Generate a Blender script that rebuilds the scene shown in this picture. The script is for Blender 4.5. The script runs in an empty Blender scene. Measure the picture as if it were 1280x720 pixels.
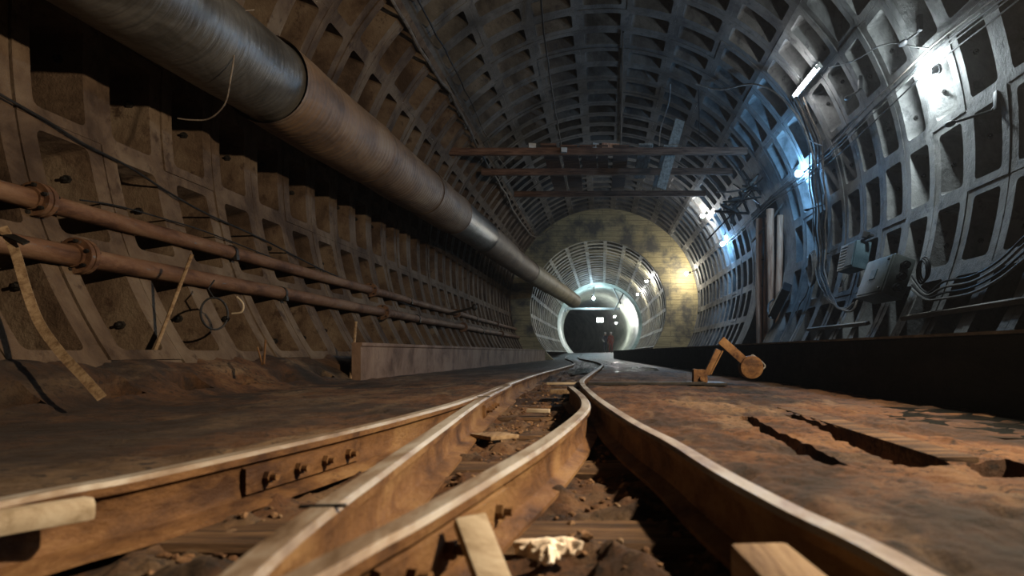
import bpy, bmesh, math, random
from math import pi, sin, cos, radians, sqrt
from mathutils import Vector, Matrix, noise

random.seed(7)
SC = bpy.context.scene
COL = SC.collection
CAM_Z = 0.42
FPX, VX, VY = 800.0, 753.0, 441.0            # focal length in pixels, vanishing point of the tunnel

# ------------------------------------------------------------------ placing
def at(px, py, Y):
    return Vector(((px - VX) / FPX * Y, Y, CAM_Z + (VY - py) / FPX * Y))

TCX, TCZ, TR = 0.08, 2.52, 3.9               # big tunnel
SCX, SCZ, SR = -0.18, 2.29, 2.83             # small tunnel

def onwall(px, py, inset=0.05, c=(TCX, TCZ, TR)):
    """where the sight line through a pixel meets the lining, a little inside it"""
    R = c[2] - inset
    u, v = (px - VX) / FPX, (VY - py) / FPX
    dz = CAM_Z - c[1]
    A = u * u + v * v
    B = 2 * (-u * c[0] + v * dz)
    C = c[0] ** 2 + dz * dz - R * R
    Y = (-B + sqrt(max(B * B - 4 * A * C, 0))) / (2 * A)
    return at(px, py, Y)

# ------------------------------------------------------------------ materials
def new_mat(name):
    m = bpy.data.materials.new(name)
    m.use_nodes = True
    nt = m.node_tree
    return m, nt, nt.nodes['Principled BSDF']

def ramp(nt, fac, stops):
    r = nt.nodes.new('ShaderNodeValToRGB')
    el = r.color_ramp.elements
    while len(el) < len(stops):
        el.new(0.5)
    for e, (p, c) in zip(el, stops):
        e.position = p
        e.color = (*c, 1) if len(c) == 3 else c
    nt.links.new(fac, r.inputs[0])
    return r.outputs[0]

def tex(nt, vec, scale, detail=6, rough=0.6, dist=0.0):
    n = nt.nodes.new('ShaderNodeTexNoise')
    n.inputs['Scale'].default_value = scale
    n.inputs['Detail'].default_value = detail
    n.inputs['Roughness'].default_value = rough
    n.inputs['Distortion'].default_value = dist
    nt.links.new(vec, n.inputs['Vector'])
    return n.outputs[0]

def mapped(nt, sc=(1, 1, 1), coord='Object'):
    t = nt.nodes.new('ShaderNodeTexCoord')
    mp = nt.nodes.new('ShaderNodeMapping')
    mp.inputs['Scale'].default_value = sc
    nt.links.new(t.outputs[coord], mp.inputs['Vector'])
    return mp.outputs[0]

def mixc(nt, fac, a, b, mode='MIX'):
    m = nt.nodes.new('ShaderNodeMix')
    m.data_type = 'RGBA'
    m.blend_type = mode
    for sock, v in ((m.inputs[0], fac), (m.inputs[6], a), (m.inputs[7], b)):
        if hasattr(v, 'node'):
            nt.links.new(v, sock)
        else:
            sock.default_value = v if isinstance(v, float) else (*v, 1)
    return m.outputs[2]

def surf(name, stops, scale=4, stretch=(1, 1, 1), rough=(0.7, 0.95), metal=0.0, bump=0.3, bscale=25,
         spots=None, spec=0.18):
    """worn surface: large noise colour, finer stains, noise roughness, bump"""
    stops = [(.5 + (p - .5) * .55, tuple(.46 * q for q in c)) for p, c in stops]
    if spots: spots = (spots[0], spots[1], tuple(.5 * q for q in spots[2]))
    m, nt, b = new_mat(name)
    v = mapped(nt, stretch)
    n1 = tex(nt, v, scale, 8, 0.65, 0.4)
    col = ramp(nt, n1, stops)
    if spots:
        n2 = tex(nt, mapped(nt, stretch), scale * 3.7, 5, 0.7)
        fac = ramp(nt, n2, [(spots[0], (0, 0, 0)), (spots[1], (1, 1, 1))])
        col = mixc(nt, fac, col, spots[2])
    nt.links.new(col, b.inputs['Base Color'])
    rr = nt.nodes.new('ShaderNodeMapRange')
    rr.inputs[3].default_value, rr.inputs[4].default_value = rough
    nt.links.new(tex(nt, mapped(nt), scale * 2.3, 4), rr.inputs[0])
    nt.links.new(rr.outputs[0], b.inputs['Roughness'])
    b.inputs['Metallic'].default_value = metal
    b.inputs['Specular IOR Level'].default_value = spec
    if bump:
        bp = nt.nodes.new('ShaderNodeBump')
        bp.inputs['Strength'].default_value = bump
        bp.inputs['Distance'].default_value = 0.02
        nt.links.new(tex(nt, mapped(nt, stretch), bscale, 6, 0.7), bp.inputs['Height'])
        nt.links.new(bp.outputs[0], b.inputs['Normal'])
    return m

def glow(name, col, strength):
    m, nt, b = new_mat(name)
    b.inputs['Base Color'].default_value = (0.8, 0.8, 0.8, 1)
    b.inputs['Emission Color'].default_value = (*col, 1)
    b.inputs['Emission Strength'].default_value = strength
    return m

M = {}
M['lining_brown'] = surf('lining_brown', [(0.25, (.06, .036, .022)), (0.5, (.15, .10, .065)), (0.75, (.235, .175, .12))],  # same lining as on the right, tinted brown for the warm light
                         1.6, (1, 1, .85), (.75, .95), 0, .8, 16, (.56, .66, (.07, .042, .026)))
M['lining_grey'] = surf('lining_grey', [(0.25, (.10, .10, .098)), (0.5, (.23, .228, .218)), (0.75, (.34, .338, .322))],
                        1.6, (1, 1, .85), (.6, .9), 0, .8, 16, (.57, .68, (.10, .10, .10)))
M['lining_dark'] = surf('lining_dark', [(0.25, (.04, .037, .034)), (0.5, (.105, .096, .087)), (0.75, (.19, .177, .158))],  # same lining again, colour lowered for the dim light on the vault
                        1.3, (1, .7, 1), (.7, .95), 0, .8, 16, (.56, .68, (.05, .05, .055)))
M['lining_pale'] = surf('lining_pale', [(0.25, (.10, .09, .055)), (0.5, (.31, .28, .185)), (0.75, (.46, .425, .30))],
                        1.2, (1, 1, 1), (.45, .8), 0, .4, 22, (.58, .7, (.10, .10, .08)))
M['smooth_lining'] = surf('smooth_lining', [(0.3, (.36, .42, .37)), (0.55, (.62, .70, .61)), (0.8, (.88, .93, .82))],
                          .8, (1, .5, 1), (.3, .5), 0.0, .15, 9)
M['rust_pipe'] = surf('rust_pipe', [(0.25, (.08, .036, .02)), (0.5, (.215, .11, .06)), (0.75, (.31, .19, .115))],
                      5, (1, .35, 1), (.55, .85), .1, .35, 40, (.62, .7, (.16, .19, .22)))
M['rust'] = surf('rust', [(0.25, (.075, .034, .015)), (0.5, (.23, .115, .045)), (0.75, (.36, .21, .09))],
                 7, (1, .5, 1), (.5, .85), .15, .4, 45, (.62, .75, (.10, .045, .022)))
M['rail_head'] = surf('rail_head', [(0.25, (.15, .095, .055)), (0.45, (.34, .26, .19)), (0.6, (.50, .46, .40)), (0.8, (.60, .57, .52))],
                      6, (1, .25, 1), (.4, .65), .2, .2, 40)
M['dark_iron'] = surf('dark_iron', [(0.3, (.02, .02, .02)), (0.7, (.06, .055, .05))], 9, (1, 1, 1), (.4, .7), .5, .2, 60)
M['black_rubber'] = surf('black_rubber', [(0.3, (.012, .013, .014)), (0.7, (.03, .03, .032))], 9, (1, 1, 1), (.45, .7), 0, .1, 60)
M['pale_cable'] = surf('pale_cable', [(0.3, (.16, .16, .155)), (0.7, (.36, .36, .345))], 9, (1, 1, 1), (.5, .8), 0, .1, 60)
M['brown_cable'] = surf('brown_cable', [(0.3, (.10, .08, .065)), (0.7, (.26, .22, .18))], 9, (1, 1, 1), (.5, .8), 0, .2, 60)
M['wood'] = surf('wood', [(0.25, (.20, .12, .065)), (0.5, (.38, .26, .15)), (0.75, (.52, .38, .235))],
                 5, (6, .5, 6), (.7, .9), 0, .4, 30)
M['wood_pale'] = surf('wood_pale', [(0.25, (.42, .33, .22)), (0.5, (.60, .50, .36)), (0.75, (.70, .61, .46))],
                      6, (.6, 6, 6), (.6, .85), 0, .2, 30)
M['wood_dark'] = surf('wood_dark', [(0.25, (.075, .038, .024)), (0.5, (.19, .098, .062)), (0.75, (.30, .17, .115))],
                      4, (.5, 5, 5), (.7, .92), 0, .4, 30)
M['wood_pink'] = surf('wood_pink', [(0.25, (.45, .20, .11)), (0.5, (.85, .44, .26)), (0.75, (.95, .58, .38))],
                      4, (5, 5, .5), (.65, .9), 0, .4, 30)
M['wood_grey'] = surf('wood_grey', [(0.25, (.18, .15, .12)), (0.5, (.34, .30, .25)), (0.75, (.46, .42, .36))],
                      4, (4, .5, 4), (.7, .9), 0, .4, 30)
M['sleeper'] = surf('sleeper', [(0.3, (.05, .03, .018)), (0.55, (.16, .09, .045)), (0.8, (.34, .21, .11))],
                    5, (.5, 6, 6), (.75, .95), 0, .6, 30)
M['kerb'] = surf('kerb', [(0.25, (.13, .075, .05)), (0.5, (.27, .175, .125)), (0.75, (.36, .25, .185))],
                 2.2, (1, 1, 1), (.6, .85), 0, .25, 18, (.62, .74, (.08, .05, .035)))
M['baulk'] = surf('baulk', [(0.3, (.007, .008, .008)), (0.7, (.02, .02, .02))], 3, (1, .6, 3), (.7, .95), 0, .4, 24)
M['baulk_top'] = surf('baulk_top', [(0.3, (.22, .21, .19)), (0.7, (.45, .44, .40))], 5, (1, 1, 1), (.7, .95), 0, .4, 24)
M['box_green'] = surf('box_green', [(0.3, (.13, .15, .138)), (0.55, (.21, .235, .218)), (0.8, (.27, .30, .28))],
                      3, (1, 1, 1), (.45, .7), .2, .1, 40, (.66, .75, (.14, .13, .11)))
M['box_blue'] = surf('box_blue', [(0.3, (.07, .13, .16)), (0.7, (.16, .25, .29))], 4, (1, 1, 1), (.4, .7), .2, .1, 40)
M['white_paint'] = surf('white_paint', [(0.3, (.55, .56, .54)), (0.7, (.78, .79, .76))], 6, (1, 1, 1), (.5, .8), 0, .1, 40)
M['rag'] = surf('rag', [(0.3, (1.2, .98, .75)), (0.5, (1.65, 1.5, 1.25)), (0.7, (1.8, 1.7, 1.55))], 14, (1, 1, 1), (.8, .95), 0, .4, 60)
M['stone'] = surf('stone', [(0.3, (.13, .065, .03)), (0.55, (.30, .17, .085)), (0.8, (.46, .33, .21))], 14, (1, 1, 1), (.8, .95), 0, .5, 60)
M['navy'] = surf('navy', [(0.3, (.012, .016, .03)), (0.7, (.03, .04, .07))], 8, (1, 1, 1), (.8, .95), 0, .1, 60)
M['red_cloth'] = surf('red_cloth', [(0.3, (.12, .02, .015)), (0.7, (.26, .05, .035))], 8, (1, 1, 1), (.8, .95), 0, .1, 60)
M['skin'] = surf('skin', [(0.3, (.45, .26, .18)), (0.7, (.56, .34, .25))], 8, (1, 1, 1), (.5, .7), 0, 0)
M['hair'] = surf('hair', [(0.3, (.02, .015, .01)), (0.7, (.05, .035, .025))], 8, (1, 1, 1), (.6, .8), 0, 0)

# floor dirt: brown soil, orange clay, pale dusty wear and grey wet mud farther in
def floor_mat():
    m, nt, b = new_mat('floor_dirt')
    v = mapped(nt)
    c1 = ramp(nt, tex(nt, v, 1.6, 9, .68, .5), [(.34, (.006, .0035, .002)), (.45, (.028, .0125, .005)), (.55, (.085, .037, .0135)), (.68, (.15, .078, .033))])
    c2 = ramp(nt, tex(nt, mapped(nt, (1.0, .35, 1)), 2.6, 7, .65, .3), [(.52, (0, 0, 0)), (.66, (.9, .9, .9))])
    dry = mixc(nt, c2, c1, (.165, .107, .059))
    spk = ramp(nt, tex(nt, v, 26, 6, .75), [(.52, (0, 0, 0)), (.62, (.9, .9, .9))])
    dry = mixc(nt, spk, dry, (.010, .006, .004))
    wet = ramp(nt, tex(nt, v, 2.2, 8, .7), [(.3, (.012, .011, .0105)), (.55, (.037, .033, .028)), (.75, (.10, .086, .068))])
    sep = nt.nodes.new('ShaderNodeSeparateXYZ')
    tc = nt.nodes.new('ShaderNodeTexCoord')
    nt.links.new(tc.outputs['Object'], sep.inputs[0])
    mr = nt.nodes.new('ShaderNodeMapRange')
    mr.inputs[1].default_value, mr.inputs[2].default_value = 5.5, 13.0
    nt.links.new(sep.outputs[1], mr.inputs[0])
    # shade painted into the floor colour along the left, broken up by noise
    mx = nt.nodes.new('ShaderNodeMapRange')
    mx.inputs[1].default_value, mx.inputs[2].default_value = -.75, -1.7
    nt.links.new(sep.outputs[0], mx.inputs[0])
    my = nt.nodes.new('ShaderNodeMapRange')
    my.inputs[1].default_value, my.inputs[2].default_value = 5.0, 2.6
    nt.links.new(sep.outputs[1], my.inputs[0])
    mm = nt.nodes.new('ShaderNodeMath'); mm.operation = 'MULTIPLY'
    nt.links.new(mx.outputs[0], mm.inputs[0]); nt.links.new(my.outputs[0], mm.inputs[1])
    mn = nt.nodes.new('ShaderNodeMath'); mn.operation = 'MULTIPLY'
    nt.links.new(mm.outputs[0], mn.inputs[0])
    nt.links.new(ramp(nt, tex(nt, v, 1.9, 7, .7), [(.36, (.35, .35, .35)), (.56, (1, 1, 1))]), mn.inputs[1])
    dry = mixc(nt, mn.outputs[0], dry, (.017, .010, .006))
    ad = nt.nodes.new('ShaderNodeMath'); ad.operation = 'MULTIPLY_ADD'
    nt.links.new(tex(nt, v, .9, 5), ad.inputs[0]); ad.inputs[1].default_value = 1.2
    sb = nt.nodes.new('ShaderNodeMath'); sb.operation = 'SUBTRACT'; sb.inputs[1].default_value = .62
    nt.links.new(mr.outputs[0], sb.inputs[0])
    nt.links.new(sb.outputs[0], ad.inputs[2]); ad.use_clamp = True
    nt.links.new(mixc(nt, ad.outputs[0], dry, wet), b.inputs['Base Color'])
    rr = nt.nodes.new('ShaderNodeMapRange')
    rr.inputs[3].default_value, rr.inputs[4].default_value = .95, .5
    nt.links.new(ad.outputs[0], rr.inputs[0])
    nt.links.new(rr.outputs[0], b.inputs['Roughness'])
    b.inputs['Specular IOR Level'].default_value = .3
    bp = nt.nodes.new('ShaderNodeBump'); bp.inputs['Strength'].default_value = 1.0; bp.inputs['Distance'].default_value = .02
    nt.links.new(tex(nt, v, 38, 8, .75), bp.inputs['Height'])
    nt.links.new(bp.outputs[0], b.inputs['Normal'])
    return m
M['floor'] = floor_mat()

def board_mat():
    """portal bulkhead: yellowish boards with joints and black damp stains"""
    m, nt, b = new_mat('portal_boards')
    t = nt.nodes.new('ShaderNodeTexCoord')
    mp = nt.nodes.new('ShaderNodeMapping'); mp.inputs['Rotation'].default_value = (pi / 2, 0, 0)
    nt.links.new(t.outputs['Object'], mp.inputs['Vector'])
    br = nt.nodes.new('ShaderNodeTexBrick')
    br.inputs['Scale'].default_value = 1.0
    br.inputs['Brick Width'].default_value = 1.9
    br.inputs['Row Height'].default_value = .22
    br.inputs['Mortar Size'].default_value = .008
    br.inputs['Color1'].default_value = (.33, .275, .155, 1)
    br.inputs['Color2'].default_value = (.28, .235, .135, 1)
    br.inputs['Mortar'].default_value = (.10, .085, .05, 1)
    nt.links.new(mp.outputs[0], br.inputs['Vector'])
    grain = ramp(nt, tex(nt, mapped(nt, (.6, 1, 7)), 3, 6), [(.3, (.6, .58, .5)), (.7, (1.1, 1.08, 1.0))])
    c = mixc(nt, 1.0, br.outputs[0], grain, 'MULTIPLY')
    st = ramp(nt, tex(nt, mapped(nt), .55, 6, .62, .1), [(.51, (0, 0, 0)), (.61, (1, 1, 1))])
    c = mixc(nt, st, c, (.06, .055, .045))
    nt.links.new(c, b.inputs['Base Color'])
    b.inputs['Roughness'].default_value = .8
    return m
M['portal'] = board_mat()

def duct_mat(name, stops, rough, metal):
    stops = [(.5 + (p - .5) * .6, tuple(.49 * q for q in c)) for p, c in stops]
    m, nt, b = new_mat(name)
    v = mapped(nt, (1, .5, 1))
    col = ramp(nt, tex(nt, v, 2.4, 8, .65, .6), stops)
    ring = tex(nt, mapped(nt, (.15, 14, .15)), 2.2, 3, .5)
    col = mixc(nt, ramp(nt, ring, [(.45, (0, 0, 0)), (.72, (.55, .55, .55))]), col, tuple(x * .45 for x in stops[0][1]))
    nt.links.new(col, b.inputs['Base Color'])
    b.inputs['Metallic'].default_value = metal
    rr = nt.nodes.new('ShaderNodeMapRange'); rr.inputs[3].default_value, rr.inputs[4].default_value = rough
    nt.links.new(tex(nt, v, 5, 5), rr.inputs[0]); nt.links.new(rr.outputs[0], b.inputs['Roughness'])
    bp = nt.nodes.new('ShaderNodeBump'); bp.inputs['Strength'].default_value = .35; bp.inputs['Distance'].default_value = .02
    nt.links.new(tex(nt, mapped(nt, (.5, 6, .5)), 5, 5), bp.inputs['Height']); nt.links.new(bp.outputs[0], b.inputs['Normal'])
    return m
M['duct_metal'] = duct_mat('duct_metal', [(.3, (.12, .11, .095)), (.55, (.25, .24, .22)), (.8, (.36, .345, .31))], (.3, .5), .65)
M['duct_brown'] = duct_mat('duct_brown', [(.25, (.09, .048, .022)), (.5, (.225, .135, .07)), (.75, (.31, .215, .13))], (.5, .75), .1)
M['duct_tan_lit'] = duct_mat('duct_tan_lit', [(.25, (.26, .21, .12)), (.5, (.42, .35, .21)), (.75, (.50, .43, .28))], (.5, .75), .05)  # lamp light on the far sections is put into this lighter colour

def water_mat():
    m, nt, b = new_mat('muddy_water')
    b.inputs['Base Color'].default_value = (.018, .02, .02, 1)
    b.inputs['Roughness'].default_value = .06
    bp = nt.nodes.new('ShaderNodeBump'); bp.inputs['Strength'].default_value = .25; bp.inputs['Distance'].default_value = .01
    nt.links.new(tex(nt, mapped(nt), 18, 3), bp.inputs['Height']); nt.links.new(bp.outputs[0], b.inputs['Normal'])
    return m
M['water'] = water_mat()

# ------------------------------------------------------------------ mesh building
class MB:
    def __init__(self):
        self.v, self.f, self.m = [], [], []
    def add(self, vs, fs, mi=0):
        o = len(self.v)
        self.v += [Vector(x) for x in vs]
        self.f += [tuple(i + o for i in f) for f in fs]
        self.m += [mi] * len(fs)
        return self
    def box(self, c, s, rot=None, bev=0.0, mi=0):
        bm = bmesh.new()
        bmesh.ops.create_cube(bm, size=1)
        bmesh.ops.scale(bm, vec=Vector(s), verts=bm.verts)
        if bev:
            bmesh.ops.bevel(bm, geom=bm.edges[:], offset=bev, segments=2, affect='EDGES', profile=.6)
        mt = Matrix.Translation(Vector(c)) @ (rot.to_4x4() if rot else Matrix())
        bm.verts.index_update()
        self.add([mt @ v.co for v in bm.verts], [[v.index for v in f.verts] for f in bm.faces], mi)
        bm.free()
        return self
    def bar(self, p0, p1, w, h, up=(0, 0, 1), bev=0.0, mi=0):
        """box whose length runs p0 -> p1, width w sideways, height h along up"""
        p0, p1 = Vector(p0), Vector(p1)
        y = (p1 - p0).normalized()
        x = y.cross(Vector(up)).normalized()
        z = x.cross(y)
        return self.box((p0 + p1) / 2, (w, (p1 - p0).length, h), Matrix((x, y, z)).transposed(), bev, mi)
    def tube(self, pts, r, n=8, cap=True, mi=0, smooth_path=0):
        pts = [Vector(p) for p in pts]
        if smooth_path:
            pts = spline(pts, smooth_path)
        rs = r if isinstance(r, (list, tuple)) else [r] * len(pts)
        prev = None
        vs, fs = [], []
        for i, p in enumerate(pts):
            t = (pts[min(i + 1, len(pts) - 1)] - pts[max(i - 1, 0)]).normalized()
            if prev is None:
                a = Vector((0, 0, 1)) if abs(t.z) < .9 else Vector((1, 0, 0))
                prev = t.cross(a).normalized()
            x = (prev - t * prev.dot(t)).normalized()
            prev = x
            y = t.cross(x)
            for k in range(n):
                q = 2 * pi * k / n
                vs.append(p + (x * cos(q) + y * sin(q)) * rs[i])
        for i in range(len(pts) - 1):
            for k in range(n):
                k2 = (k + 1) % n
                fs.append((i * n + k, i * n + k2, (i + 1) * n + k2, (i + 1) * n + k))
        if cap:
            fs.append(tuple(range(n))[::-1])
            fs.append(tuple((len(pts) - 1) * n + k for k in range(n)))
        return self.add(vs, fs, mi)
    def cyl(self, p0, p1, r, n=16, mi=0):
        return self.tube([p0, p1], r, n, True, mi)
    def ball(self, c, r, sub=2, sc=(1, 1, 1), mi=0, jitter=0):
        bm = bmesh.new()
        bmesh.ops.create_icosphere(bm, subdivisions=sub, radius=1)
        bm.verts.index_update()
        vs = []
        for v in bm.verts:
            k = 1 + (jitter * noise.noise(v.co * 1.7 + Vector(c) * 9) if jitter else 0)
            vs.append(Vector(c) + Vector((v.co.x * sc[0], v.co.y * sc[1], v.co.z * sc[2])) * r * k)
        self.add(vs, [[v.index for v in f.verts] for f in bm.faces], mi)
        bm.free()
        return self
    def sweep(self, pts, prof, mats=None, cap=True):
        """profile (x sideways, z up) swept along pts that run mostly along Y"""
        n = len(prof)
        vs = []
        for i, p in enumerate(pts):
            t = (pts[min(i + 1, len(pts) - 1)] - pts[max(i - 1, 0)]); t.z = 0; t.normalize()
            s = Vector((t.y, -t.x, 0))
            for (a, b) in prof:
                vs.append(Vector(p) + s * a + Vector((0, 0, b)))
        o = len(self.v)
        self.v += vs
        for i in range(len(pts) - 1):
            for k in range(n):
                k2 = (k + 1) % n
                self.f.append((o + i * n + k, o + i * n + k2, o + (i + 1) * n + k2, o + (i + 1) * n + k))
                self.m.append(mats[k] if mats else 0)
        if cap:
            self.f.append(tuple(o + k for k in range(n))[::-1]); self.m.append(0)
            self.f.append(tuple(o + (len(pts) - 1) * n + k for k in range(n))); self.m.append(0)
        return self
    def build(self, name, mats, parent=None, smooth=False, origin=None, angle=40):
        if not isinstance(mats, (list, tuple)):
            mats = [mats]
        o0 = Vector((0, 0, 0))
        if parent is not None:
            q = parent
            while q is not None:
                o0 = o0 + q.location; q = q.parent
        if origin is not None:
            o0 = o0 + Vector(origin)
        me = bpy.data.meshes.new(name)
        me.from_pydata([v - o0 for v in self.v], [], self.f)
        for x in mats:
            me.materials.append(x)
        me.polygons.foreach_set('material_index', self.m)
        bm = bmesh.new(); bm.from_mesh(me)
        bmesh.ops.recalc_face_normals(bm, faces=bm.faces)
        bm.to_mesh(me); bm.free()
        if smooth:
            me.shade_smooth()
            me.set_sharp_from_angle(angle=radians(angle))
        ob = bpy.data.objects.new(name, me)
        if origin is not None:
            ob.location = Vector(origin)
        ob.parent = parent
        COL.objects.link(ob)
        return ob

def spline(P, n=8):
    out = []
    for i in range(len(P) - 1):
        a, b, c, d = P[max(i - 1, 0)], P[i], P[i + 1], P[min(i + 2, len(P) - 1)]
        for k in range(n):
            t = k / n
            out.append(.5 * ((2 * b) + (c - a) * t + (2 * a - 5 * b + 4 * c - d) * t * t + (3 * b - a - 3 * c + d) * t ** 3))
    out.append(P[-1])
    return out

def tag(o, label, cat, group=None, kind=None):
    o['label'] = label; o['category'] = cat
    if group: o['group'] = group
    if kind: o['kind'] = kind
    return o

def thing(name, loc, label, cat, group=None):
    o = bpy.data.objects.new(name, None)
    o.empty_display_size = .1
    o.location = Vector(loc)
    COL.objects.link(o)
    return tag(o, label, cat, group)

def struct(o, label=None):
    o['kind'] = 'structure'
    if label: o['label'] = label
    return o

def smoothstep(a, b, x):
    t = min(max((x - a) / (b - a), 0), 1)
    return t * t * (3 - 2 * t)

# ------------------------------------------------------------------ rails in plan
def from_px(lst, drop=.235):
    return [Vector(((x - VX) / (y - VY) * drop, FPX * drop / (y - VY), 0)) for x, y in lst]

RAIL_D = [Vector((.415, -1.2, 0)), Vector((.385, .0, 0)), Vector((.343, .674, 0)), Vector((.285, .974, 0)), Vector((.235, 1.28, 0)), Vector((.185, 1.70, 0)),
          Vector((.098, 2.26, 0)), Vector((-.04, 3.48, 0)), Vector((-.165, 5.08, 0)), Vector((-.172, 6.1, 0)), Vector((-.13, 7.6, 0)), Vector((-.03, 11.0, 0)), Vector((-.02, 14.0, 0)),
          Vector((-.22, 18, 0)), Vector((-.62, 23, 0)), Vector((-1.0, 28, 0)), Vector((-1.25, 33, 0))]
RAIL_A = [Vector((-1.25, -1.2, 0)), Vector((-1.10, .2, 0)), Vector((-.965, 1.02, 0)), Vector((-.905, 1.22, 0)), Vector((-.855, 1.5, 0)), Vector((-.785, 1.95, 0)), Vector((-.735, 2.44, 0)),
          Vector((-.70, 3.1, 0)), Vector((-.715, 4.3, 0)), Vector((-.735, 5.8, 0)), Vector((-.73, 7.6, 0)), Vector((-.64, 11, 0)), Vector((-.63, 14.0, 0)),
          Vector((-.83, 18, 0)), Vector((-1.23, 23, 0)), Vector((-1.62, 28, 0)), Vector((-1.87, 33, 0))]
RAIL_B = [Vector((-.15, -1.2, 0)), Vector((-.27, .1, 0)), Vector((-.40, .75, 0)), Vector((-.455, 1.30, 0)), Vector((-.52, 2.04, 0)), Vector((-.595, 2.9, 0)), Vector((-.645, 3.6, 0)), Vector((-.672, 4.3, 0)), Vector((-.695, 4.75, 0))]
RAIL_C = [Vector((-.56, -1.2, 0)), Vector((-.42, 0, 0)), Vector((-.315, .70, 0)), Vector((-.272, .92, 0)), Vector((-.217, 1.27, 0)), Vector((-.152, 1.74, 0)), Vector((-.093, 2.40, 0)), Vector((-.077, 2.9, 0)),
          Vector((-.118, 3.55, 0)), Vector((-.225, 4.5, 0))]
for L in (RAIL_A, RAIL_B, RAIL_C, RAIL_D):
    for p in L:
        p.z = .057 + .28 * smoothstep(27, 44, p.y)
PA, PB, PC, PD = (spline(L, 10) for L in (RAIL_A, RAIL_B, RAIL_C, RAIL_D))

def x_at(path, y):
    for a, b in zip(path, path[1:]):
        if a.y <= y <= b.y:
            return a.x + (b.x - a.x) * (y - a.y) / max(b.y - a.y, 1e-6)
    return path[0].x if y < path[0].y else path[-1].x

# ------------------------------------------------------------------ floor
def far_shift(y):
    d = max(y - 43.0, 0)
    return -d * d / 200.0

def floor_h(x, y):
    xa, xd = x_at(PA, y), x_at(PD, y)
    n1 = noise.fractal(Vector((x * 2.2, y * 2.2, 0)), 1.0, 2.0, 4)
    n2 = noise.fractal(Vector((x * 9, y * 7, 3.1)), .9, 2.1, 4)
    n3 = abs(noise.noise(Vector((x * 21, y * 15, 7.7))))
    outer = .150 + .012 * n1 + .011 * n2 - .022 * max(0, n3 - .22)
    # the ground falls a little towards the walls
    outer -= .03 * smoothstep(.5, 2.2, abs(x + .25))
    pit = .036 + .010 * n1 + .016 * n2 + .012 * n3
    if y > 5:                                     # the pit is filled up with mud farther in
        pit += .07 * smoothstep(5, 9, y)
    side = max(smoothstep(xa - .012, xa - .045, x), smoothstep(xd + .012, xd + .045, x))
    h = pit + (outer - pit) * side
    # ballast heaped beside the inner rail foot
    h += .03 * max(0, n2) * (1 - side)
    # gaps between the long boards right of the track
    for (l0, r0, y0, l1, r1, y1, d) in ((.545, .60, 1.60, .585, .625, 2.72, .13), (.745, .885, 1.62, .835, .86, 2.90, .15), (.90, 1.10, 1.50, .95, 1.05, 1.66, .08)):
        if y0 < y < y1:
            q = (y - y0) / (y1 - y0)
            e = .003 * noise.noise(Vector((1, y * 9, l0)))
            if l0 + (l1 - l0) * q + e < x < r0 + (r1 - r0) * q + e:
                h -= d
    # bank of mud against the left wall, with hollows where the lining pockets show
    b = smoothstep(-2.68, -3.2, x) * (.25 + .04 * n1)
    if x < -2.3 and y < 27:
        h += b
        ph = ((y - 4.83) / .704) % 1.0
        if .30 < ph < .74 and -2.99 < x < -2.83 and 2.4 < y < 9:
            h -= .13 * min(1, (min(ph - .30, .74 - ph)) / .06)
    if x > 2.4 and y < 27:
        h += smoothstep(2.5, 3.3, x) * .2
    h += .28 * smoothstep(28, 44, y)
    return h

def make_floor():
    xs, x = [], -3.6
    while x < 3.75:
        xs.append(x)
        x += .0125 if -1.15 < x < 1.25 else (.03 if x < -2.3 else .05)
    ys, y = [], -1.5
    while y < 44:
        ys.append(y)
        y += .05 if y < .35 else max(.012, .0125 * y)
    while y < 92:
        ys.append(y); y += 1.0
    vs, fs = [], []
    for y in ys:
        for x in xs:
            vs.append((x + far_shift(y), y, floor_h(x, min(y, 44))))
    n = len(xs)
    for i in range(len(ys) - 1):
        for k in range(n - 1):
            fs.append((i * n + k, i * n + k + 1, (i + 1) * n + k + 1, (i + 1) * n + k))
    mb = MB(); mb.add(vs, fs)
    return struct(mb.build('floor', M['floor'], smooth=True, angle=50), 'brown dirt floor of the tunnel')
make_floor()

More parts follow.
